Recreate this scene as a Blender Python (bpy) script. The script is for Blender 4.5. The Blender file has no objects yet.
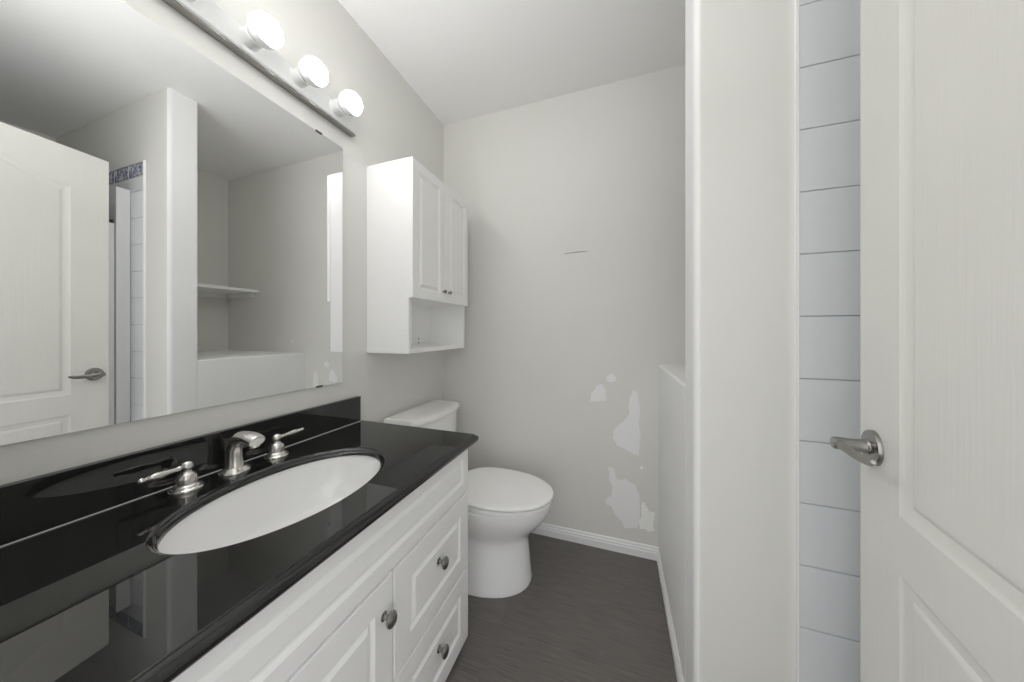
import bpy, bmesh, math, random
from mathutils import Vector, Matrix
random.seed(7)
scene = bpy.context.scene
COL = scene.collection
PI = math.pi

# ------------------------------------------------------------------ camera
cam_data = bpy.data.cameras.new('camera')
cam = bpy.data.objects.new('camera', cam_data)
COL.objects.link(cam)
cam.location = (1.0372, 0.0, 1.1409)
cam.rotation_euler = (PI / 2, 0, 0.3339)
cam_data.sensor_fit = 'HORIZONTAL'
cam_data.sensor_width = 36
cam_data.lens = 303.77 / 1024 * 36
cam_data.shift_y = -10 / 1024
cam_data.clip_start = 0.01
scene.camera = cam

# ------------------------------------------------------------------ light
WORLD = 1.25          # bright hallway seen through the open doorway
BULB = 27.0           # the globe bulbs over the mirror
FILL = 2.6         # added fill light beside the camera, unseen, aimed up at the ceiling
scene.view_settings.view_transform = 'Standard'
scene.view_settings.look = 'None'
scene.view_settings.gamma = 1.0
scene.view_settings.use_curve_mapping = False
scene.view_settings.exposure = 0.40
world = bpy.data.worlds.new('World')
scene.world = world
world.use_nodes = True
bg = world.node_tree.nodes['Background']
bg.inputs[0].default_value = (0.985, 0.99, 1.0, 1)
bg.inputs[1].default_value = WORLD
scene.cycles.max_bounces = 20
scene.cycles.diffuse_bounces = 14
scene.cycles.glossy_bounces = 8

fl = bpy.data.lights.new('ceiling_fill', 'AREA')  # unseen lamp added to brighten the room by way of the ceiling
fl.shape = 'DISK'
fl.size = 0.25
fl.energy = FILL
flo = bpy.data.objects.new('ceiling_fill', fl)
COL.objects.link(flo)
flo.location = (0.80, 0.25, 1.80)
flo.rotation_euler = (PI * 0.97, 0, 0)

# ------------------------------------------------------------------ materials
def mat(name, color, rough=0.5, metal=0.0, spec=0.5, coat=0.0, bump=0.0, bump_scale=60.0, mottle=0.0, mottle_scale=3.0,
        emit=0.0):
    m = bpy.data.materials.new(name)
    m.use_nodes = True
    nt = m.node_tree
    b = nt.nodes['Principled BSDF']
    b.inputs['Base Color'].default_value = (*color, 1)
    b.inputs['Roughness'].default_value = rough
    b.inputs['Metallic'].default_value = metal
    b.inputs['Specular IOR Level'].default_value = spec
    b.inputs['Coat Weight'].default_value = coat
    if emit:
        b.inputs['Emission Color'].default_value = (1, 0.985, 0.965, 1)
        b.inputs['Emission Strength'].default_value = emit
    if bump or mottle:
        tc = nt.nodes.new('ShaderNodeTexCoord')
    if bump:
        n = nt.nodes.new('ShaderNodeTexNoise')
        n.inputs['Scale'].default_value = bump_scale
        n.inputs['Detail'].default_value = 4
        bp = nt.nodes.new('ShaderNodeBump')
        bp.inputs['Strength'].default_value = bump
        bp.inputs['Distance'].default_value = 0.002
        nt.links.new(tc.outputs['Object'], n.inputs['Vector'])
        nt.links.new(n.outputs['Fac'], bp.inputs['Height'])
        nt.links.new(bp.outputs['Normal'], b.inputs['Normal'])
    if mottle:
        n = nt.nodes.new('ShaderNodeTexNoise')
        n.inputs['Scale'].default_value = mottle_scale
        n.inputs['Detail'].default_value = 3
        r = nt.nodes.new('ShaderNodeValToRGB')
        r.color_ramp.elements[0].position = 0.3
        r.color_ramp.elements[1].position = 0.7
        r.color_ramp.elements[0].color = (*[c * (1 - mottle) for c in color], 1)
        r.color_ramp.elements[1].color = (*[min(1, c * (1 + mottle)) for c in color], 1)
        nt.links.new(tc.outputs['Object'], n.inputs['Vector'])
        nt.links.new(n.outputs['Fac'], r.inputs['Fac'])
        nt.links.new(r.outputs['Color'], b.inputs['Base Color'])
    return m


M = {}
M['wall'] = mat('wall_paint', (0.74, 0.737, 0.708), 0.55, spec=0.3, bump=0.12, bump_scale=180, mottle=0.012, mottle_scale=2.5)
M['primer'] = mat('drywall_primer', (0.85, 0.852, 0.855), 0.6, spec=0.25, bump=0.06, bump_scale=120, mottle=0.012)
M['patch'] = mat('drywall_compound', (0.86, 0.86, 0.865), 0.8, spec=0.2)
M['patch_pale'] = mat('drywall_compound_pale', (0.93, 0.93, 0.90), 0.8, spec=0.2)
M['ceiling'] = mat('ceiling_paint', (0.88, 0.88, 0.885), 0.8, spec=0.2, bump=0.35, bump_scale=120)
M['trim'] = mat('white_trim_paint', (0.86, 0.86, 0.86), 0.35, bump=0.05, bump_scale=60)
M['door'] = mat('door_paint', (0.78, 0.775, 0.735), 0.4, bump=0.1, bump_scale=50, mottle=0.015, mottle_scale=5)
M['door'].node_tree.nodes['Bump'].inputs['Strength'].default_value = 0.3
_m = M['door'].node_tree.nodes.new('ShaderNodeMapping')
_m.inputs['Scale'].default_value = (3.0, 3.0, 0.12)      # upright embossed wood grain
_t = [n for n in M['door'].node_tree.nodes if n.type == 'TEX_NOISE' and n.inputs['Scale'].default_value == 50][0]
M['door'].node_tree.links.new(M['door'].node_tree.nodes['Texture Coordinate'].outputs['Object'], _m.inputs['Vector'])
M['door'].node_tree.links.new(_m.outputs['Vector'], _t.inputs['Vector'])
M['cabinet'] = mat('white_cabinet_lacquer', (0.92, 0.92, 0.92), 0.32)
M['hole'] = mat('dark_hole', (0.05, 0.05, 0.05), 0.8)
M['ceramic'] = mat('white_ceramic', (0.91, 0.91, 0.91), 0.12, coat=0.3)
M['plastic'] = mat('white_seat_plastic', (0.92, 0.92, 0.92), 0.2)
M['nickel'] = mat('brushed_nickel', (0.72, 0.705, 0.675), 0.26, 1.0, bump=0.03, bump_scale=200)
M['pewter'] = mat('dark_brushed_nickel', (0.34, 0.33, 0.315), 0.25, 1.0)
M['mirror'] = mat('mirror_silver', (0.92, 0.925, 0.925), 0.004, 1.0)
M['edge'] = mat('mirror_edge', (0.30, 0.33, 0.32), 0.3)
M['clip'] = mat('dark_clip', (0.03, 0.03, 0.03), 0.4)
M['fixture'] = mat('white_enamel', (0.80, 0.81, 0.81), 0.25)
M['bulb'] = mat('frosted_bulb_glass', (0.9, 0.9, 0.9), 0.3, emit=BULB)
M['tile'] = mat('white_wall_tile', (0.72, 0.74, 0.76), 0.14, mottle=0.01)
M['grout'] = mat('tile_grout', (0.52, 0.52, 0.52), 0.9)
M['caulk'] = mat('cream_caulk', (0.9, 0.89, 0.85), 0.4)
M['crack'] = mat('dark_scuff', (0.16, 0.15, 0.14), 0.8)


def granite():
    m = mat('black_granite', (0.018, 0.018, 0.018), 0.012, spec=0.72)
    nt = m.node_tree
    b = nt.nodes['Principled BSDF']
    tc = nt.nodes.new('ShaderNodeTexCoord')
    v = nt.nodes.new('ShaderNodeTexNoise')
    v.inputs['Scale'].default_value = 700
    v.inputs['Detail'].default_value = 3
    r = nt.nodes.new('ShaderNodeValToRGB')
    r.color_ramp.elements[0].position = 0.52
    r.color_ramp.elements[1].position = 0.8
    r.color_ramp.elements[0].color = (0.013, 0.013, 0.013, 1)
    r.color_ramp.elements[1].color = (0.028, 0.027, 0.026, 1)
    nt.links.new(tc.outputs['Object'], v.inputs['Vector'])
    nt.links.new(v.outputs['Fac'], r.inputs['Fac'])
    nt.links.new(r.outputs['Color'], b.inputs['Base Color'])
    return m


def floor_mat():
    m = mat('dark_vinyl_plank', (0.08, 0.075, 0.07), 0.42, spec=0.4)
    nt = m.node_tree
    b = nt.nodes['Principled BSDF']
    tc = nt.nodes.new('ShaderNodeTexCoord')
    mp = nt.nodes.new('ShaderNodeMapping')
    mp.inputs['Scale'].default_value = (5, 130, 1)
    n = nt.nodes.new('ShaderNodeTexNoise')
    n.inputs['Scale'].default_value = 1.6
    n.inputs['Detail'].default_value = 6
    n.inputs['Roughness'].default_value = 0.6
    r = nt.nodes.new('ShaderNodeValToRGB')
    r.color_ramp.elements[0].position = 0.3
    r.color_ramp.elements[1].position = 0.72
    r.color_ramp.elements[0].color = (0.112, 0.103, 0.096, 1)
    r.color_ramp.elements[1].color = (0.195, 0.181, 0.169, 1)
    br = nt.nodes.new('ShaderNodeTexBrick')
    br.inputs['Scale'].default_value = 1
    br.inputs['Brick Width'].default_value = 1.22
    br.inputs['Row Height'].default_value = 0.182
    br.inputs['Mortar Size'].default_value = 0.0012
    br.inputs['Mortar Smooth'].default_value = 0.3
    br.inputs['Color1'].default_value = (0.95, 0.95, 0.95, 1)
    br.inputs['Color2'].default_value = (1.06, 1.06, 1.06, 1)
    br.inputs['Mortar'].default_value = (0.7, 0.7, 0.7, 1)
    mx = nt.nodes.new('ShaderNodeMix')
    mx.data_type = 'RGBA'
    mx.blend_type = 'MULTIPLY'
    mx.inputs['Factor'].default_value = 1
    nt.links.new(tc.outputs['Object'], mp.inputs['Vector'])
    nt.links.new(mp.outputs['Vector'], n.inputs['Vector'])
    nt.links.new(n.outputs['Fac'], r.inputs['Fac'])
    nt.links.new(tc.outputs['Object'], br.inputs['Vector'])
    nt.links.new(r.outputs['Color'], mx.inputs['A'])
    nt.links.new(br.outputs['Color'], mx.inputs['B'])
    nt.links.new(mx.outputs['Result'], b.inputs['Base Color'])
    bp = nt.nodes.new('ShaderNodeBump')
    bp.inputs['Strength'].default_value = 0.15
    bp.inputs['Distance'].default_value = 0.001
    nt.links.new(n.outputs['Fac'], bp.inputs['Height'])
    nt.links.new(bp.outputs['Normal'], b.inputs['Normal'])
    return m


def decor_mat():
    m = mat('blue_border_tile', (0.2, 0.22, 0.35), 0.18)
    nt = m.node_tree
    b = nt.nodes['Principled BSDF']
    tc = nt.nodes.new('ShaderNodeTexCoord')
    n = nt.nodes.new('ShaderNodeTexNoise')
    n.inputs['Scale'].default_value = 38
    n.inputs['Detail'].default_value = 4
    n.inputs['Distortion'].default_value = 1.2
    r = nt.nodes.new('ShaderNodeValToRGB')
    r.color_ramp.elements[0].position = 0.4
    r.color_ramp.elements[1].position = 0.62
    r.color_ramp.elements[0].color = (0.10, 0.115, 0.26, 1)
    r.color_ramp.elements[1].color = (0.58, 0.59, 0.62, 1)
    nt.links.new(tc.outputs['Object'], n.inputs['Vector'])
    nt.links.new(n.outputs['Fac'], r.inputs['Fac'])
    nt.links.new(r.outputs['Color'], b.inputs['Base Color'])
    return m


M['granite'] = granite()
M['floor'] = floor_mat()
M['decor'] = decor_mat()


# ------------------------------------------------------------------ helpers
def obj(name, bm, mats, parent=None, smooth=True, angle=35, recalc=True):
    if recalc:
        bmesh.ops.recalc_face_normals(bm, faces=bm.faces[:])
    me = bpy.data.meshes.new(name)
    bm.to_mesh(me)
    bm.free()
    for m in (mats if isinstance(mats, (list, tuple)) else [mats]):
        me.materials.append(m)
    if smooth:
        me.shade_smooth()
        me.set_sharp_from_angle(angle=math.radians(angle))
    o = bpy.data.objects.new(name, me)
    COL.objects.link(o)
    if smooth:
        wn = o.modifiers.new('weighted_normal', 'WEIGHTED_NORMAL')
        wn.keep_sharp = True
        wn.weight = 50
    if parent:
        o.parent = parent
        base = Vector(parent.location)
        p = parent.parent
        while p:
            base += Vector(p.location)
            p = p.parent
        for v in me.vertices:
            v.co -= base
    return o


def thing(name, label, cat, loc=(0, 0, 0), group=None):
    o = bpy.data.objects.new(name, None)
    COL.objects.link(o)
    o.location = loc
    o.empty_display_size = 0.1
    o['label'] = label
    o['category'] = cat
    if group:
        o['group'] = group
    return o


def struct(name, bm, mats, label=None, cat=None, smooth=True, angle=35, recalc=True):
    o = obj(name, bm, mats, smooth=smooth, angle=angle, recalc=recalc)
    o['kind'] = 'structure'
    if label:
        o['label'] = label
        o['category'] = cat
    return o


def box(bm, x0, x1, y0, y1, z0, z1, bev=0.0, seg=2, mi=0):
    r = bmesh.ops.create_cube(bm, size=1)
    vs = r['verts']
    for v in vs:
        v.co = Vector(((x0 + x1) / 2 + v.co.x * (x1 - x0), (y0 + y1) / 2 + v.co.y * (y1 - y0), (z0 + z1) / 2 + v.co.z * (z1 - z0)))
    fs = set(f for v in vs for f in v.link_faces)
    for f in fs:
        f.material_index = mi
    if bev:
        es = list(set(e for v in vs for e in v.link_edges))
        bmesh.ops.bevel(bm, geom=es, offset=bev, segments=seg, affect='EDGES', profile=0.5)
    return bm


def B(*a, **k):
    return box(bmesh.new(), *a, **k)


def loft(bm, rings, cap0=True, cap1=True, closed=True, mi=0):
    vr = [[bm.verts.new(p) for p in r] for r in rings]
    n = len(vr[0])
    for a, b in zip(vr, vr[1:]):
        for i in range(n if closed else n - 1):
            j = (i + 1) % n
            f = bm.faces.new((a[i], a[j], b[j], b[i]))
            f.material_index = mi
    if cap0:
        bm.faces.new(vr[0][::-1]).material_index = mi
    if cap1:
        bm.faces.new(vr[-1]).material_index = mi
    return vr


def frame_of(d):
    d = Vector(d).normalized()
    up = Vector((0, 0, 1)) if abs(d.z) < 0.95 else Vector((1, 0, 0))
    u = d.cross(up).normalized()
    w = u.cross(d).normalized()
    return u, w, d


def lathe(bm, origin, axis, prof, n=28, sx=1.0, sw=1.0):
    """prof: list of (radius, distance along the axis)"""
    u, w, d = frame_of(axis)
    o = Vector(origin)
    rings = []
    for r, t in prof:
        r = max(r, 1e-5)
        rings.append([o + d * t + u * (r * sx * math.cos(2 * PI * i / n)) + w * (r * sw * math.sin(2 * PI * i / n)) for i in range(n)])
    loft(bm, rings)
    return bm


def sweep(bm, pts, radii, n=18, up=(0, 1, 0)):
    """tube through pts; radii = list of (across, along up-normal) half widths; 'up' is a fixed side vector"""
    pts = [Vector(p) for p in pts]
    rings = []
    side = Vector(up).normalized()
    for i, p in enumerate(pts):
        t = (pts[min(i + 1, len(pts) - 1)] - pts[max(i - 1, 0)]).normalized()
        s = (side - t * side.dot(t)).normalized()
        w = t.cross(s).normalized()
        a, b = radii[i] if isinstance(radii[i], tuple) else (radii[i], radii[i])
        rings.append([p + s * (a * math.cos(2 * PI * k / n)) + w * (b * math.sin(2 * PI * k / n)) for k in range(n)])
    loft(bm, rings)
    return bm


def spline(pts, n):
    """Catmull-Rom through pts (tuples of any length)"""
    out = []
    P = [pts[0]] + list(pts) + [pts[-1]]
    for i in range(1, len(P) - 2):
        for k in range(n):
            t = k / n
            out.append(tuple(0.5 * (2 * b + (c - a) * t + (2 * a - 5 * b + 4 * c - d) * t * t + (3 * b - a - 3 * c + d) * t ** 3)
                             for a, b, c, d in zip(P[i - 1], P[i], P[i + 1], P[i + 2])))
    out.append(tuple(pts[-1]))
    return out


def rect_loop(y0, y1, z0, z1, i):
    return [(y0 + i, z0 + i), (y1 - i, z0 + i), (y1 - i, z1 - i), (y0 + i, z1 - i)]


def routed_front(y0, y1, z0, z1, x0, x1, gi, gw=0.021, depth=0.0075, gi_top=None):
    """cabinet front facing +x with an eased edge and a routed groove around a raised field"""
    bm = bmesh.new()
    steps = [(0, x0), (0, x1 - 0.004), (0.0012, x1 - 0.0012), (0.004, x1)]
    g = [(gi, x1), (gi + gw * 0.34, x1 - depth), (gi + gw * 0.58, x1 - depth), (gi + gw, x1 - 0.0004)]
    rings = []
    for i, x in steps + g:
        rings.append([(x, a, b) for a, b in rect_loop(y0, y1, z0, z1, i)])
    loft(bm, rings)
    return bm


def knob_bm(o, axis=(1, 0, 0), s=1.0, sx=1.0, sw=1.0):
    bm = bmesh.new()
    lathe(bm, o, axis, [(0.009 * s, 0), (0.009 * s, 0.0015 * s), (0.0055 * s, 0.004 * s), (0.0048 * s, 0.010 * s), (0.0065 * s, 0.014 * s),
                        (0.013 * s, 0.017 * s), (0.0155 * s, 0.0205 * s), (0.015 * s, 0.024 * s), (0.0115 * s, 0.0275 * s), (0.006 * s, 0.0292 * s),
                        (0.0, 0.0298 * s)], 24, sx, sw)
    return bm


# ------------------------------------------------------------------ the room shell
W_X, BACK_Y, CEIL = 1.232, 1.673, 2.44
ALC_X = 2.148
P0, P1 = 0.926, 1.048          # the two faces of the dividing wall
SHW_X = 2.55
FR_Y = 0.05                    # inner face of the wall with the doorway

struct('floor', B(-0.1, 2.75, -1.6, 1.8, -0.06, 0.0), M['floor'], 'dark grey-brown vinyl plank floor with fine grain', 'floor')
struct('ceiling', B(-0.1, 2.75, -0.1, 1.8, CEIL, CEIL + 0.06), M['ceiling'], 'pale grey painted ceiling', 'ceiling')
struct('wall_left', B(-0.1, 0.0, -0.1, 1.8, 0, CEIL), M['wall'], 'grey painted wall carrying the mirror and the wall cabinet', 'wall')

PATCH = {
    'p2': [(1.111, .839), (1.134, .832), (1.144, .767), (1.141, .685), (1.149, .603), (1.141, .504), (1.118, .509), (1.08, .529), (1.033, .548),
           (1.014, .588), (1.025, .631), (1.064, .669), (1.091, .705), (1.095, .78)],
    'p1': [(.902, .808), (.927, .835), (.94, .859), (.968, .855), (.98, .822), (.981, .779), (.944, .768), (.899, .761)],
    'p1b': [(.985, .904), (1.009, .917), (1.028, .906), (1.028, .879), (.993, .87), (.981, .883)],
    'p3': [(.993, .433), (1.017, .42), (1.041, .364), (1.08, .376), (1.095, .365), (1.126, .354), (1.141, .307), (1.146, .242), (1.141, .175),
           (1.138, .134), (1.072, .125), (1.056, .158), (1.025, .185), (1.009, .224), (.985, .228), (.976, .252), (1.009, .275), (1.012, .326),
           (.996, .383)],
    'p3b': [(1.157, .277), (1.167, .271), (1.176, .248), (1.194, .232), (1.216, .226), (1.213, .19), (1.209, .173), (1.216, .142), (1.186, .128),
            (1.167, .14), (1.142, .129), (1.142, .167), (1.152, .193), (1.15, .234)],
}


def jag(poly, amp=0.004):
    out = []
    for (a, b), (c, d) in zip(poly, poly[1:] + poly[:1]):
        for k in range(4):
            t = k / 4
            j = 0 if k == 0 else amp
            out.append((a + (c - a) * t + random.uniform(-j, j), b + (d - b) * t + random.uniform(-j, j)))
    return out


def plate_on_back(bm, poly, mi, t=0.0007):
    rings = [[(x, BACK_Y + 0.001, z) for x, z in poly], [(x, BACK_Y - t, z) for x, z in poly]]
    loft(bm, rings, mi=mi)


bm = B(-0.1, 2.75, BACK_Y, 1.8, 0, CEIL)
for k in ('p2', 'p1', 'p1b', 'p3'):
    plate_on_back(bm, jag(PATCH[k]), 1)
plate_on_back(bm, jag(PATCH['p3b'], 0.005), 2, 0.001)
for cx, cz, r in ((1.153, .447, .008), (1.366, 1.063, .010)):
    plate_on_back(bm, [(cx + r * math.cos(a * PI / 6), cz + r * math.sin(a * PI / 6)) for a in range(12)], 2)
plate_on_back(bm, [(.762, 1.5635), (.80, 1.5665), (.838, 1.567), (.885, 1.5675), (.884, 1.5695), (.84, 1.571), (.80, 1.5695), (.762, 1.566)], 3, 0.0006)
struct('wall_back', bm, [M['wall'], M['patch'], M['patch_pale'], M['crack']], 'grey back wall with pale drywall patches low on its right', 'wall', smooth=False)

# low wall with the alcove ledge on top
bm = bmesh.new()
prof = [(W_X, 0.0)]
for k in range(7):
    a = k / 6 * PI / 2
    prof.append((W_X + 0.008 - 0.008 * math.cos(a), 0.967 + 0.008 * math.sin(a)))
prof += [(ALC_X, 0.975), (ALC_X, 0.0)]
loft(bm, [[(x, P1 - 0.002, z) for x, z in prof], [(x, BACK_Y, z) for x, z in prof]])
struct('wall_right', bm, M['primer'], 'low pale primed wall with a ledge on top, right of the toilet', 'wall')

# full-height dividing wall, bullnosed towards the room
bm = bmesh.new()
R = 0.020
ring = []
for k in range(9):
    a = PI + k / 8 * PI / 2
    ring.append((W_X + R + R * math.cos(a), P0 + R + R * math.sin(a)))
ring += [(SHW_X + .1, P0), (SHW_X + .1, P1)]
r2 = 0.006
for k in range(5):
    a = PI / 2 + k / 4 * PI / 2
    ring.append((W_X + r2 + r2 * math.cos(a), P1 - r2 + r2 * math.sin(a)))
loft(bm, [[(x, y, 0) for x, y in ring], [(x, y, CEIL) for x, y in ring]])
bm.normal_update()
for f in bm.faces:
    c = f.calc_center_median()
    if c.x < W_X + 0.013 and abs(f.normal.z) < .5:
        f.material_index = 1
struct('wall_divider', bm, [M['wall'], M['primer']], 'full-height grey dividing wall with a rounded corner, between alcove and shower', 'wall')
struct('wall_alcove', B(ALC_X, ALC_X + 0.1, P1, BACK_Y, 0, CEIL), M['wall'], 'grey wall at the back of the shelved alcove', 'wall')
struct('wall_shower', B(SHW_X, SHW_X + 0.1, FR_Y, P0, 0, CEIL), M['wall'], 'grey wall at the far end of the shower', 'wall')
# wall with the doorway the camera looks through
bm = B(-0.1, 0.60, FR_Y - 0.12, FR_Y, 0, CEIL)
box(bm, 1.40, 2.75, FR_Y - 0.12, FR_Y, 0, CEIL)
box(bm, 0.60, 1.40, FR_Y - 0.12, FR_Y, 2.06, CEIL)
struct('wall_front', bm, M['wall'], 'grey wall with the doorway', 'wall', smooth=False)


def base_profile(h=0.062, t=0.014):
    return [(0, 0), (t, 0), (t, h * .55), (t * .8, h * .60), (t * .8, h * .74), (t * .5, h * .80), (t * .5, h * .92), (t * .25, h), (0, h)]


bm = bmesh.new()
pr = base_profile()
loft(bm, [[(0.0, BACK_Y - d, z) for d, z in pr], [(W_X, BACK_Y - d, z) for d, z in pr]])
struct('baseboard_back', bm, M['trim'], 'white moulded baseboard along the back wall', 'baseboard', angle=20)
bm = bmesh.new()
pr2 = base_profile(0.055, 0.011)
loft(bm, [[(W_X - d, P0 + R, z) for d, z in pr2], [(W_X - d, BACK_Y - 0.014, z) for d, z in pr2]])
struct('baseboard_right', bm, M['trim'], 'white baseboard along the low right wall', 'baseboard', angle=20)
bm = bmesh.new()
loft(bm, [[(d, 1.003, z) for d, z in pr2], [(d, BACK_Y - 0.014, z) for d, z in pr2]])
struct('baseboard_left', bm, M['trim'], 'white baseboard behind the toilet', 'baseboard', angle=20)

# shower wall tile: bedded tiles over a grout ground, blue border row on top
TX0 = 1.4450
bm = B(TX0 + 0.004, SHW_X, P0 - 0.0045, P0 + 0.001, 0.0, 2.083, mi=1)
th = 0.1495
rows = []
z = 1.176 - 8 * th
while z < 1.92:
    rows.append((max(z, 0.002), z + th))
    z += th
rows.append((z, 2.0035))
for z0, z1 in rows:
    x = TX0 + 0.0050
    while x < SHW_X - 0.02:
        x1 = min(x + 0.2032, SHW_X - 0.002)
        box(bm, x + 0.0009, x1 - 0.0009, P0 - 0.0085, P0 - 0.002, z0 + 0.0011, z1 - 0.0011, bev=0.0016, seg=2, mi=0)
        x += 0.2032
x = TX0 + 0.0050
while x < SHW_X - 0.02:
    x1 = min(x + 0.1524, SHW_X - 0.002)
    box(bm, x + 0.003, x1 - 0.003, P0 - 0.0085, P0 - 0.002, 2.0055, 2.080, bev=0.0016, seg=1, mi=2)
    box(bm, x + 0.004, x1 - 0.004, P0 - 0.0087, P0 - 0.003, 2.0075, 2.0105, mi=4)
    box(bm, x + 0.004, x1 - 0.004, P0 - 0.0087, P0 - 0.003, 2.0745, 2.0775, mi=4)
    x += 0.1524
box(bm, TX0, TX0 + 0.0065, P0 - 0.010, P0 + 0.001, 0.0, 2.085, bev=0.0015, mi=3)
box(bm, TX0, SHW_X - .002, P0 - 0.0095, P0 + 0.001, 2.081, 2.087, bev=0.002, mi=3)
M['border_line'] = mat('border_tile_line', (0.07, 0.07, 0.10), 0.25)
struct('trim_1', bm, [M['tile'], M['grout'], M['decor'], M['caulk'], M['border_line']],
       'white shower wall tile with a blue border row', 'tile', smooth=True)

# ------------------------------------------------------------------ shower base and door
t = thing('shower_base', 'low white shower base between the tiled wall and the open door', 'shower base', (2.0, 0.48, 0))
bm = bmesh.new()


def rr(x0, x1, y0, y1, z, r, n=5):
    pts = []
    for cx, cy, a0 in ((x1 - r, y1 - r, 0), (x0 + r, y1 - r, PI / 2), (x0 + r, y0 + r, PI), (x1 - r, y0 + r, 1.5 * PI)):
        for k in range(n + 1):
            a = a0 + k / n * PI / 2
            pts.append((cx + r * math.cos(a), cy + r * math.sin(a), z))
    return pts


sy0, sy1, sx0, sx1 = FR_Y + .002, P0 - 0.011, 1.53, SHW_X - .002
loft(bm, [rr(sx0, sx1, sy0, sy1, 0, .01), rr(sx0, sx1, sy0, sy1, .09, .01), rr(sx0 + .008, sx1 - .004, sy0 + .004, sy1 - .004, .10, .01),
          rr(sx0 + .08, sx1 - .04, sy0 + .04, sy1 - .04, .10, .03), rr(sx0 + .10, sx1 - .06, sy0 + .06, sy1 - .06, .045, .05),
          rr(sx0 + .35, sx1 - .35, sy0 + .3, sy1 - .3, .035, .05)])
obj('pan', bm, M['plastic'], t)
bm = bmesh.new()
lathe(bm, (2.0, .48, .036), (0, 0, 1), [(.04, 0), (.04, .003), (.034, .004), (.01, .003), (0, .003)])
obj('drain', bm, M['nickel'], t)

t = thing('shower_door', 'white framed shower door standing beside the tiled wall', 'shower door', (1.59, 0.5, 0.10))
obj('jamb', B(1.578, 1.600, 0.864, P0 - 0.0095, 0.101, 1.937, bev=0.003), M['fixture'], t)
bm = B(1.580, 1.600, 0.835, 0.860, 0.112, 1.752, bev=0.004)
box(bm, 1.580, 1.600, 0.16, 0.185, 0.112, 1.752, bev=0.004)
box(bm, 1.580, 1.600, 0.16, 0.860, 1.727, 1.752, bev=0.004)
box(bm, 1.580, 1.600, 0.16, 0.860, 0.112, 0.142, bev=0.004)
obj('frame', bm, M['fixture'], t)
frost = mat('frosted_panel', (0.72, 0.73, 0.73), 0.35)
obj('panel', B(1.587, 1.593, 0.18, 0.84, 0.135, 1.735), frost, t)

# ------------------------------------------------------------------ alcove shelf
t = thing('wall_shelf', 'white painted shelf across the alcove, seen in the mirror', 'shelf', (1.95, 1.36, 1.45))
obj('board', B(1.750, ALC_X - .001, P1 + .001, BACK_Y - .001, 1.454, 1.476, bev=0.002), M['trim'], t)
obj('cleat', B(1.80, ALC_X - .02, BACK_Y - 0.018, BACK_Y - .001, 1.418, 1.4535, bev=0.002), M['trim'], t)
obj('cleat', B(ALC_X - 0.018, ALC_X - .001, P1 + .02, BACK_Y - .02, 1.418, 1.4535, bev=0.002), M['trim'], t)

# ------------------------------------------------------------------ the open door
DA = 0.1732
D_W, D_T, D_H = 0.745, 0.035, 2.02
# built in its own frame: u = distance from the free edge towards the hinge, n = out of the face, z
DO = Vector((1.5036, 0.8161, 0.0))
DU = Vector((-math.sin(DA), -math.cos(DA), 0))
DN = Vector((-math.cos(DA), math.sin(DA), 0))


def D(u, n, z):
    return tuple(DO + DU * u + DN * n + Vector((0, 0, z)))


bm = bmesh.new()
ZB, ZT = 0.010, 2.031
uL, uR = 0.127, D_W - 0.127
za, zb = 0.832, 0.735          # upper panel foot, lower panel head
zlow = 0.20


def arch(u):
    t = (u - uL) / (uR - uL)
    # eyebrow head: flat shoulders rising to a gentle crown
    s = 0.5 - 0.5 * math.cos(2 * PI * t)
    return 1.845 + 0.066 * s ** 0.9


NA = 28
us = [uL + (uR - uL) * i / NA for i in range(NA + 1)]


def panel_outline(upper, i, n):
    """outline inset by i at height n"""
    if upper:
        k = (uR - uL - 2 * i) / (uR - uL)
        c = (uL + uR) / 2
        pts = [(uL + i, za + i), (uR - i, za + i)]
        pts += [(c + (u - c) * k, arch(u) - i) for u in reversed(us)]
    else:
        pts = [(uL + i, zlow + i), (uR - i, zlow + i), (uR - i, zb - i), (uL + i, zb - i)]
    return [D(u, n, z) for u, z in pts]


def quadf(pts):
    return bm.faces.new([bm.verts.new(p) for p in pts])


def F(u0, u1, z0, z1, n=0):
    quadf([D(u0, n, z0), D(u1, n, z0), D(u1, n, z1), D(u0, n, z1)])


E_ = 0.002
F(E_, uL, ZB + E_, ZT - E_)
F(uR, D_W - E_, ZB + E_, ZT - E_)
F(uL, uR, ZB + E_, zlow)
F(uL, uR, zb, za)
for a, b in zip(us, us[1:]):
    quadf([D(a, 0, arch(a)), D(b, 0, arch(b)), D(b, 0, ZT - E_), D(a, 0, ZT - E_)])
for up in (True, False):
    seq = [(0, 0), (0.003, -0.0012), (0.009, -0.0034), (0.018, -0.0050), (0.024, -0.0052), (0.029, -0.0030), (0.034, -0.0014), (0.037, -0.0012)]
    loft(bm, [panel_outline(up, i, n) for i, n in seq], cap0=False, cap1=True)
outer = [[D(E_, 0, ZB + E_), D(D_W - E_, 0, ZB + E_), D(D_W - E_, 0, ZT - E_), D(E_, 0, ZT - E_)],
         [D(0, -E_, ZB), D(D_W, -E_, ZB), D(D_W, -E_, ZT), D(0, -E_, ZT)],
         [D(0, -D_T, ZB), D(D_W, -D_T, ZB), D(D_W, -D_T, ZT), D(0, -D_T, ZT)]]
loft(bm, outer, cap0=False, cap1=True)
bmesh.ops.remove_doubles(bm, verts=bm.verts[:], dist=1e-5)
bmesh.ops.recalc_face_normals(bm, faces=bm.faces[:])
bm.normal_update()
for f in bm.faces:
    n = (f.calc_center_median() - DO).dot(DN)
    if n > -0.01 and f.normal.dot(DN) < 0:
        f.normal_flip()
door = struct('door_1', bm, M['door'], 'open cream two-panel door with a lever handle, at right', 'door', angle=20, recalc=False)

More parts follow.
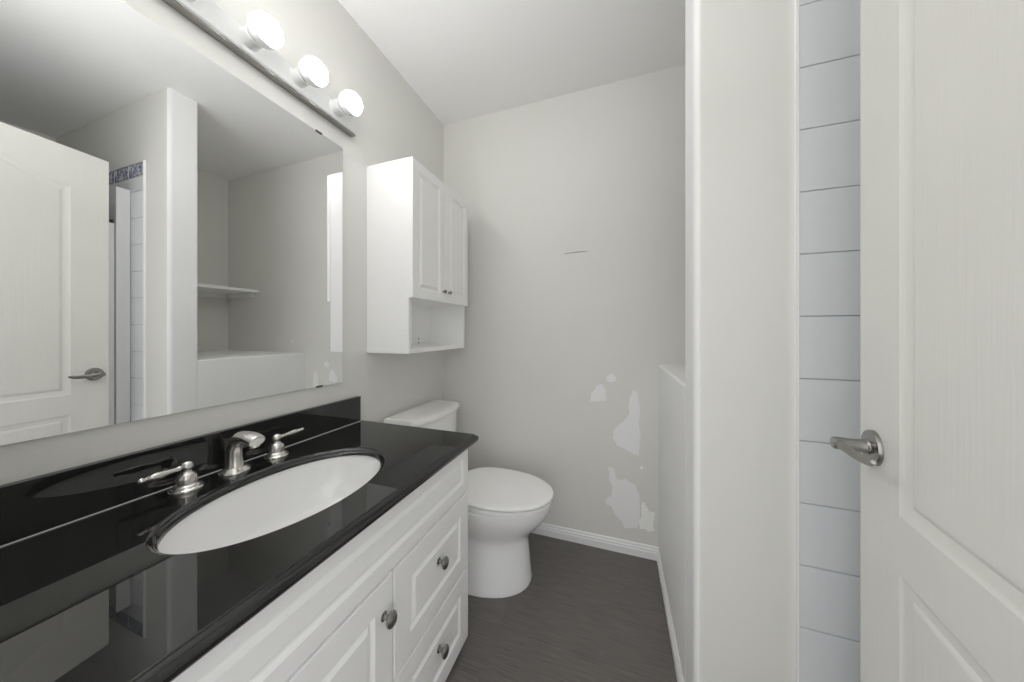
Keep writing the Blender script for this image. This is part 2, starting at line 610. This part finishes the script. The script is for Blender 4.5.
hc = Vector(D(0.052, 0, 0.921))
bm = bmesh.new()
lathe(bm, hc - DN * 0.001, DN, [(.0325, 0), (.0325, .004), (.031, .0075), (.027, .0095), (.0155, .0105), (.0150, .012), (.0135, .0135), (.0128, .018),
                        (.0118, .030), (.0118, .052), (.0114, .0565), (.0100, .0580), (0, .0582)], 36)
hd = obj('door_handle', bm, M['pewter'], door)
# wave lever: starts on the stem end, sweeps towards the hinge
bm = bmesh.new()
ctrl = [(-0.004, .049, .000), (0.010, .049, .000), (0.030, .046, -.002), (0.055, .041, -.005), (0.078, .038, -.004), (0.095, .038, .000), (0.100, .039, .002)]
pts = [hc + DU * a + DN * b + Vector((0, 0, c)) for a, b, c in spline(ctrl, 5)]
k = len(pts) - 1
rad = []
for i in range(k + 1):
    s = i / k
    wz = 0.0068 + 0.0016 * math.sin(PI * min(1, s * 1.25)) - 0.0040 * max(0, s - 0.75) / 0.25
    wn = 0.0085 - 0.0050 * min(1, s * 2)
    if i == 0 or i == k:
        wz, wn = wz * .4, wn * .4
    rad.append((wz, wn))
sweep(bm, pts, rad, up=(0, 0, 1))
obj('lever', bm, M['pewter'], hd)

# ------------------------------------------------------------------ vanity cabinet
CTZ = 0.763
VY0, VY1, VX = 0.085, 1.002, 0.520
van = thing('vanity_cabinet', 'white vanity cabinet with routed fronts and round knobs below the black counter', 'vanity', (0.26, 0.54, 0))
bm = bmesh.new()
# carcass of panels: sides, bottom, back, face frame
box(bm, 0.003, 0.501, VY1 - 0.016, VY1 - 0.002, 0.0, 0.727, bev=0.001)
box(bm, 0.003, 0.501, VY0 + 0.002, VY0 + 0.016, 0.0, 0.727, bev=0.001)
box(bm, 0.003, 0.012, VY0 + 0.016, VY1 - 0.016, 0.02, 0.727)
box(bm, 0.012, 0.499, VY0 + 0.016, VY1 - 0.016, 0.02, 0.036)
box(bm, 0.484, 0.500, VY0 + 0.016, VY1 - 0.016, 0.543, 0.727)
box(bm, 0.484, 0.500, 0.590, 0.628, 0.02, 0.543)
box(bm, 0.484, 0.500, 0.628, VY1 - 0.016, 0.268, 0.292)
box(bm, 0.46, 0.490, VY0 + 0.016, VY1 - 0.016, 0.0, 0.02)
obj('carcass', bm, M['cabinet'], van, angle=30)
obj('false_front', routed_front(VY0, VY1, 0.5600, 0.7265, 0.501, VX, 0.040, 0.022), M['cabinet'], van, angle=25)
dr = obj('door', routed_front(VY0, 0.6055, 0.022, 0.5535, 0.501, VX, 0.058, 0.022), M['cabinet'], van, angle=25)
obj('knob', knob_bm((VX - .0005, 0.574, 0.472), s=1.08, sx=.95, sw=1.12), M['pewter'], dr)
for z0, z1, kz in ((0.2835, 0.5535, 0.436), (0.022, 0.2775, 0.166)):
    dw = obj('drawer', routed_front(0.6110, VY1, z0, z1, 0.501, VX, 0.060, 0.022), M['cabinet'], van, angle=25)
    obj('knob', knob_bm((VX - .0005, 0.806, kz), s=1.08, sx=.95, sw=1.12), M['pewter'], dw)

# ------------------------------------------------------------------ countertop with undermount hole
SC = (0.2870, 0.5325)
SA, SB = 0.1540, 0.2290
THH = 0.019        # stone thickness round the hole
ct = thing('countertop', 'polished black granite vanity countertop with backsplash', 'countertop', (0.27, 0.54, CTZ))
bm = bmesh.new()
CX0, CX1, CY0, CY1 = 0.0, 0.541, FR_Y + .004, 1.008
angs = [2 * PI * i / 160 for i in range(160)]
for x, y in ((CX0, CY0), (CX1, CY0), (CX1, CY1), (CX0, CY1)):
    angs.append(math.atan2(y - SC[1], x - SC[0]) % (2 * PI))
angs.sort()
rim = []
for a in angs:
    dx, dy = math.cos(a), math.sin(a)
    ts = []
    if dx > 1e-9: ts.append((CX1 - SC[0]) / dx)
    if dx < -1e-9: ts.append((CX0 - SC[0]) / dx)
    if dy > 1e-9: ts.append((CY1 - SC[1]) / dy)
    if dy < -1e-9: ts.append((CY0 - SC[1]) / dy)
    tt = min(ts)
    rim.append((SC[0] + dx * tt, SC[1] + dy * tt))


def rimring(off, z):
    sx = (CX1 + off - CX0) / (CX1 - CX0)
    sy = (CY1 + (off if off > 0 else off) - CY0) / (CY1 - CY0)
    return [(CX0 + (x - CX0) * sx, CY0 + (y - CY0) * sy, CTZ + z) for x, y in rim]


def ell(da, z):
    out = []
    for a in angs:
        # same direction angle as the rim point, radius of the ellipse in that direction
        A, Bb = SA + da, SB + da
        r = 1 / math.sqrt((math.cos(a) / A) ** 2 + (math.sin(a) / Bb) ** 2)
        out.append((SC[0] + r * math.cos(a), SC[1] + r * math.sin(a), CTZ + z))
    return out


TH = 0.036
rings = [rimring(-0.035, -TH), rimring(-0.035, -THH), ell(0.0, -THH), ell(0.0, -0.016), ell(0.0012, -0.0125), ell(0.0040, -0.0105), ell(0.0055, -0.0085), ell(0.0055, -0.0060), ell(0.0075, -0.0035),
         ell(0.0115, -0.0008), ell(0.0145, 0.0)]
rings2 = [rimring(-0.0015, 0), rimring(0.0, -0.0008), rimring(0.0008, -0.0035), rimring(0.0035, -0.0050), rimring(0.0080, -0.0080), rimring(0.0110, -0.0125),
         rimring(0.0120, -0.018), rimring(0.0105, -0.0245), rimring(0.0065, -0.0300), rimring(0.0, -0.0345), rimring(-0.004, -TH)]
loft(bm, rings2 + rings, cap0=False, cap1=False)
bmesh.ops.remove_doubles(bm, verts=bm.verts[:], dist=1e-5)
loft(bm, [rings[-1], rings2[0]], cap0=False, cap1=False)      # the flat polished top
obj('slab', bm, M['granite'], ct, angle=28)
obj('backsplash', B(0.0008, 0.0195, CY0, 0.997, CTZ + 0.0003, 0.867, bev=0.0012), M['granite'], ct)
obj('sealant_bead', B(0.0192, 0.0212, CY0, 0.996, CTZ + .0002, CTZ + .0022, bev=0.0007), M['fixture'], ct)['label'] = 'thin pale sealant bead'

# ------------------------------------------------------------------ sink
sk = thing('sink', 'white oval undermount sink set in the black countertop', 'sink', (SC[0], SC[1], CTZ - THH))
bm = bmesh.new()


def se(fa, fb, z, n=96, p=2.0):
    return [(SC[0] + fa * math.copysign(abs(math.cos(2 * PI * i / n)) ** (2 / p), math.cos(2 * PI * i / n)),
             SC[1] + fb * math.copysign(abs(math.sin(2 * PI * i / n)) ** (2 / p), math.sin(2 * PI * i / n)), z) for i in range(n)]


zt = CTZ - THH
prof = [(1.06, 0.0), (1.028, 0.0), (1.016, -0.004), (1.0, -0.018), (.975, -.042), (.93, -.075), (.84, -.108), (.68, -.131), (.45, -.143), (.22, -.1475), (.10, -.149)]
inn = [se(SA * f, SB * f, zt + dz - 0.0006) for f, dz in prof]
out = [se(SA * f + .012, SB * f + .012, zt + dz - 0.010) for f, dz in prof]
out[0] = se(SA * 1.06 + .004, SB * 1.06 + .004, zt - 0.010)
loft(bm, inn[::-1] + out, cap0=True, cap1=True)
obj('basin', bm, M['ceramic'], sk, angle=60)
bm = bmesh.new()
lathe(bm, (SC[0], SC[1], zt - 0.1496), (0, 0, 1), [(.031, 0), (.031, .0025), (.026, .0035), (.021, .001), (.020, .001), (.019, .0035), (.010, .0055), (0, .006)])
obj('drain', bm, M['nickel'], sk)

# ------------------------------------------------------------------ faucet
fa = thing('faucet', 'brushed nickel widespread faucet behind the oval sink, spout between two lever handles', 'faucet', (0.062, 0.537, CTZ))
bm = bmesh.new()
lathe(bm, (0.062, 0.530, CTZ + .0004), (0, 0, 1), [(.033, 0), (.033, .003), (.031, .006), (.028, .008), (.0262, .0115), (.024, .013), (.018, .014), (0, .014)], 32)
ctrl = [(0.060, CTZ + .010, .0205, .0220), (0.058, CTZ + .032, .0178, .0205), (0.059, CTZ + .058, .0165, .0190), (0.068, CTZ + .080, .0160, .0175),
        (0.086, CTZ + .093, .0160, .0158), (0.108, CTZ + .097, .0170, .0145), (0.130, CTZ + .096, .0190, .0150), (0.146, CTZ + .092, .0195, .0150),
        (0.152, CTZ + .090, .0190, .0140), (0.1535, CTZ + .0895, .014, .010)]
sp = spline(ctrl, 4)
sweep(bm, [(a, .530, b) for a, b, c, d in sp], [(c, d) for a, b, c, d in sp], n=24)
spout = obj('spout', bm, M['nickel'], fa, angle=50)
bm = bmesh.new()
lathe(bm, (0.138, .530, CTZ + .087), (0.25, 0, -1), [(.0115, 0), (.0115, .013), (.010, .0145), (.008, .013), (0, .013)], 20)
obj('aerator', bm, M['nickel'], spout)
for hy, sgn in ((0.432, -1), (0.636, 1)):
    bm = bmesh.new()
    lathe(bm, (0.062, hy, CTZ + .0004), (0, 0, 1), [(.030, 0), (.030, .0025), (.0285, .005), (.025, .0065), (.0245, .009), (.022, .0115), (.0200, .013), (.0195, .017),
          (.0195, .026), (.0182, .032), (.0150, .0365), (.0112, .039), (.0100, .0405), (.0092, .044), (.0098, .0465), (.0120, .0495), (.0130, .0535), (.0120, .0590),
          (.0088, .0630), (.0045, .0650), (0, .0655)], 32)
    h = obj('handle', bm, M['nickel'], fa, angle=40)
    bm = bmesh.new()
    d = Vector((0.10 if sgn < 0 else 0.02, sgn * 1.0, 0.02 if sgn < 0 else 0.035)).normalized()
    lathe(bm, Vector((0.062, hy, CTZ + .0535)) + d * 0.006, d, [(.0050, 0), (.0052, .006), (.0062, .008), (.0055, .010), (.0050, .016), (.0062, .028), (.0078, .040), (.0082, .047),
          (.0070, .053), (.0048, .057), (.0062, .059), (.0062, .061), (.0042, .063), (.0040, .066), (.0055, .0685), (.0060, .0715), (.0048, .0745), (.002, .0762), (0, .0765)], 20)
    obj('lever', bm, M['nickel'], h, angle=40)

# ------------------------------------------------------------------ mirror
mi = thing('wall_mirror', 'large frameless mirror on the left wall above the black backsplash', 'mirror', (0, 0.5, 0.937))
bm = bmesh.new()
MY0, MY1, MZ0, MZ1 = FR_Y + .012, 0.919, 0.938, 1.868
box(bm, 0.0015, 0.0062, MY0, MY1, MZ0, MZ1, mi=1)
for f in bm.faces:
    if f.calc_center_median().x > 0.006:
        f.material_index = 0
obj('glass', bm, [M['mirror'], M['edge']], mi, smooth=False)
for y, z0, z1 in ((0.818, MZ1 - 0.004, MZ1 + 0.003), (0.820, MZ0 - 0.003, MZ0 + 0.003)):
    obj('mirror_clip', B(0.001, 0.0085, y - 0.012, y + 0.012, z0, z1, bev=0.001), M['clip'], mi)['label'] = 'small dark clip'

# ------------------------------------------------------------------ vanity light bar
LZ0, LZ1, LX = 1.938, 2.028, 0.024
vl = thing('vanity_light', 'white bar light with globe bulbs above the mirror', 'light', (0, 0.51, 1.983))
bm = bmesh.new()
bar = [(0.0, LZ0), (0.008, LZ0), (LX - 0.012, LZ0 + .003), (LX - .010, LZ0 + .008), (LX - .004, LZ0 + .009), (LX, LZ0 + .013), (LX, LZ1 - .013), (LX - .004, LZ1 - .009),
       (LX - .010, LZ1 - .008), (LX - .012, LZ1 - .003), (0.008, LZ1), (0.0, LZ1)]
loft(bm, [[(x + .0005, 0.060, z) for x, z in bar], [(x + .0005, 0.963, z) for x, z in bar]])
obj('back_plate', bm, M['fixture'], vl, angle=25)
BX, BZ = 0.096, 1.990
for by in (0.874, 0.729, 0.584, 0.439, 0.294, 0.149):
    bm = bmesh.new()
    lathe(bm, (LX - .001, by, BZ), (1, 0, 0), [(.0280, 0), (.0280, .002), (.0265, .004), (.0260, .031), (.0245, .034), (.0160, .034), (.0155, .028), (0, .028)], 32)
    so = obj('socket', bm, M['fixture'], vl, angle=40)
    bm = bmesh.new()
    rr_ = 0.0405
    # opaque collar behind the globe, then the lit frosted dome
    prof = [(0.0, LX + .029 - BX), (.0135, LX + .029 - BX), (.0150, LX + .034 - BX)]
    lit = [(0.0, 0.007)]
    for k in range(0, 33):
        a = PI * (1 - k / 32)
        x, r = rr_ * math.cos(a), rr_ * math.sin(a)
        if LX + .037 - BX < x < .009:
            prof.append((r, x))
        elif x >= .009:
            lit.append((r, x))
    prof.append((0.0, .008))
    lathe(bm, (BX, by, BZ), (1, 0, 0), prof, 36)
    n0 = len(bm.faces)
    lathe(bm, (BX, by, BZ), (1, 0, 0), lit, 36)
    bm.faces.ensure_lookup_table()
    for f in bm.faces[n0:]:
        f.material_index = 1
    obj('bulb', bm, [M['fixture'], M['bulb']], so, angle=40)
obj('edge_trim', B(0.002, LX + .004, 0.060, 0.963, LZ0 - .0025, LZ0 + .0025, bev=0.001), M['pewter'], vl)['label'] = 'thin dark metal edge strip'

# ------------------------------------------------------------------ wall cabinet
wc = thing('wall_cabinet', 'white two-door wall cabinet with an open shelf hung above the toilet', 'cabinet', (0.11, 1.287, 1.045))
KY0, KY1, KZ0, KZ1, KX = 1.046, 1.532, 1.046, 1.860, 0.222
T_ = 0.016
bm = bmesh.new()
box(bm, 0.001, KX, KY0, KY0 + T_, KZ0, KZ1, bev=0.001)
box(bm, 0.001, KX, KY1 - T_, KY1, KZ0, KZ1, bev=0.001)
box(bm, 0.001, KX, KY0 + T_, KY1 - T_, KZ0 + .001, KZ0 + T_ + .004, bev=0.001)
box(bm, 0.001, KX, KY0 + T_, KY1 - T_, KZ1 - T_, KZ1 - .001, bev=0.001)
box(bm, 0.001, 0.008, KY0 + T_, KY1 - T_, KZ0 + T_, KZ1 - T_)
obj('carcass', bm, M['cabinet'], wc, angle=30)
obj('shelf', B(0.008, KX - .002, KY0 + T_, KY1 - T_, 1.283, 1.299, bev=0.001), M['cabinet'], wc)
ymid = 1.291


for a, b, ky in ((KY0 - .001, ymid - .0015, ymid - .016), (ymid + .0015, KY1 + .001, ymid + .032)):
    dd = obj('door', routed_front(a, b, 1.279, 1.858, KX + .0005, 0.2435, 0.040, 0.024, 0.0075), M['cabinet'], wc, angle=25)
    obj('knob', knob_bm((0.243, ky, 1.330), s=.62), M['pewter'], dd)
for z in (1.076, 1.098):
    bm = bmesh.new()
    lathe(bm, (0.0079, 1.406, z), (1, 0, 0), [(.004, 0), (.004, .001), (0, .001)], 12)
    obj('screw_hole', bm, M['hole'], wc)

# ------------------------------------------------------------------ toilet
TY = 1.336
to = thing('toilet', 'white two-piece toilet with closed lid between the vanity and the back wall', 'toilet', (0.36, TY, 0))


def egg(xb, xf, hw, z, n=56, pb=3.2, pf=2.1, split=0.42):
    """plan outline: squarish at the back, rounded at the front"""
    xm = xb + (xf - xb) * split
    pts = []
    for i in range(n):
        a = 2 * PI * i / n
        c, s = math.cos(a), math.sin(a)
        p = pf if c >= 0 else pb
        lx = (xf - xm) if c >= 0 else (xm - xb)
        pts.append((xm + lx * math.copysign(abs(c) ** (2 / p), c), TY + hw * math.copysign(abs(s) ** (2 / p), s), z))
    return pts


bm = bmesh.new()
body = [(.215, .664, .158, .001), (.215, .666, .159, .012), (.215, .663, .156, .022), (.215, .660, .148, .06), (.215, .655, .136, .12), (.215, .650, .126, .17),
        (.212, .650, .121, .200), (.21, .662, .128, .226), (.205, .690, .145, .254), (.20, .717, .158, .283), (.195, .738, .169, .312), (.19, .750, .175, .340),
        (.19, .755, .178, .361), (.19, .755, .178, .367), (.195, .748, .173, .372)]
loft(bm, [egg(*b) for b in body])
bowl = obj('bowl', bm, M['ceramic'], to, angle=50)
bm = B(0.03, 0.235, TY - .11, TY + .11, 0.19, 0.40, bev=0.02, seg=3)
obj('tank_platform', bm, M['ceramic'], to)
for s in (-1, 1):
    bm = bmesh.new()
    lathe(bm, (0.40, TY + s * .168, 0.001), (0, 0, 1), [(.020, 0), (.020, .010), (.016, .018), (.008, .022), (0, .023)], 20)
    obj('bolt_cap', bm, M['plastic'], to)
bm = bmesh.new()
loft(bm, [egg(.285 + i, .761 - i, .181 - i, z0, pb=2.5) for i, z0 in ((.006, .3744), (0.001, .3775), (0, .390), (.006, .3942))])
obj('seat', bm, M['plastic'], to, angle=50)
bm = bmesh.new()
loft(bm, [egg(.280 + i, .767 - i, .183 - i, z0, pb=2.5) for i, z0 in ((.006, .3975), (0.001, .3995), (0, .4045), (.003, .4090), (.010, .4115), (.03, .4130), (.09, .414))])
lid = obj('lid', bm, M['plastic'], to, angle=50)
for s in (-1, 1):
    obj('hinge', B(0.262, 0.292, TY + s * .075 - .018, TY + s * .075 + .018, 0.378, 0.410, bev=0.005), M['plastic'], lid)


def tankring(i, z, hw=.208, xf=.178, bow=.042, xb=.022, n=18):
    hw, xf, xb = hw - i, xf - i, xb + i
    pts = [(xb, TY + .006 + hw, z), (xb, TY + .006 - hw, z)]
    for k in range(n + 1):
        s = -1 + 2 * k / n
        # rounded corners and a bowed front
        y = TY + .006 + s * hw
        x = xf + bow * (1 - s * s)
        if abs(s) > .9:
            x -= (abs(s) - .9) / .1 * .012
        pts.append((x, y, z))
    return pts


bm = bmesh.new()
loft(bm, [tankring(.034, .402), tankring(.022, .415), tankring(.015, .46), tankring(.009, .56), tankring(.006, .67), tankring(.005, .7045)])
obj('tank', bm, M['ceramic'], to, angle=40)
bm = bmesh.new()
loft(bm, [tankring(.004, .7055), tankring(-.002, .7085), tankring(-.004, .714), tankring(-.004, .726), tankring(-.001, .7345), tankring(.006, .7385), tankring(.02, .7405), tankring(.06, .742)])
obj('tank_lid', bm, M['ceramic'], to, angle=40)
bm = bmesh.new()
lathe(bm, (0.185, TY - .150, .665), (1, 0, 0), [(.013, 0), (.013, .012), (.010, .018), (0, .019)], 20)
sweep(bm, [(0.203, TY - .150, .665), (0.207, TY - .125, .662), (0.208, TY - .095, .658)], [(.005, .004), (.007, .004), (.004, .003)], up=(0, 0, 1))
obj('flush_lever', bm, M['nickel'], to)
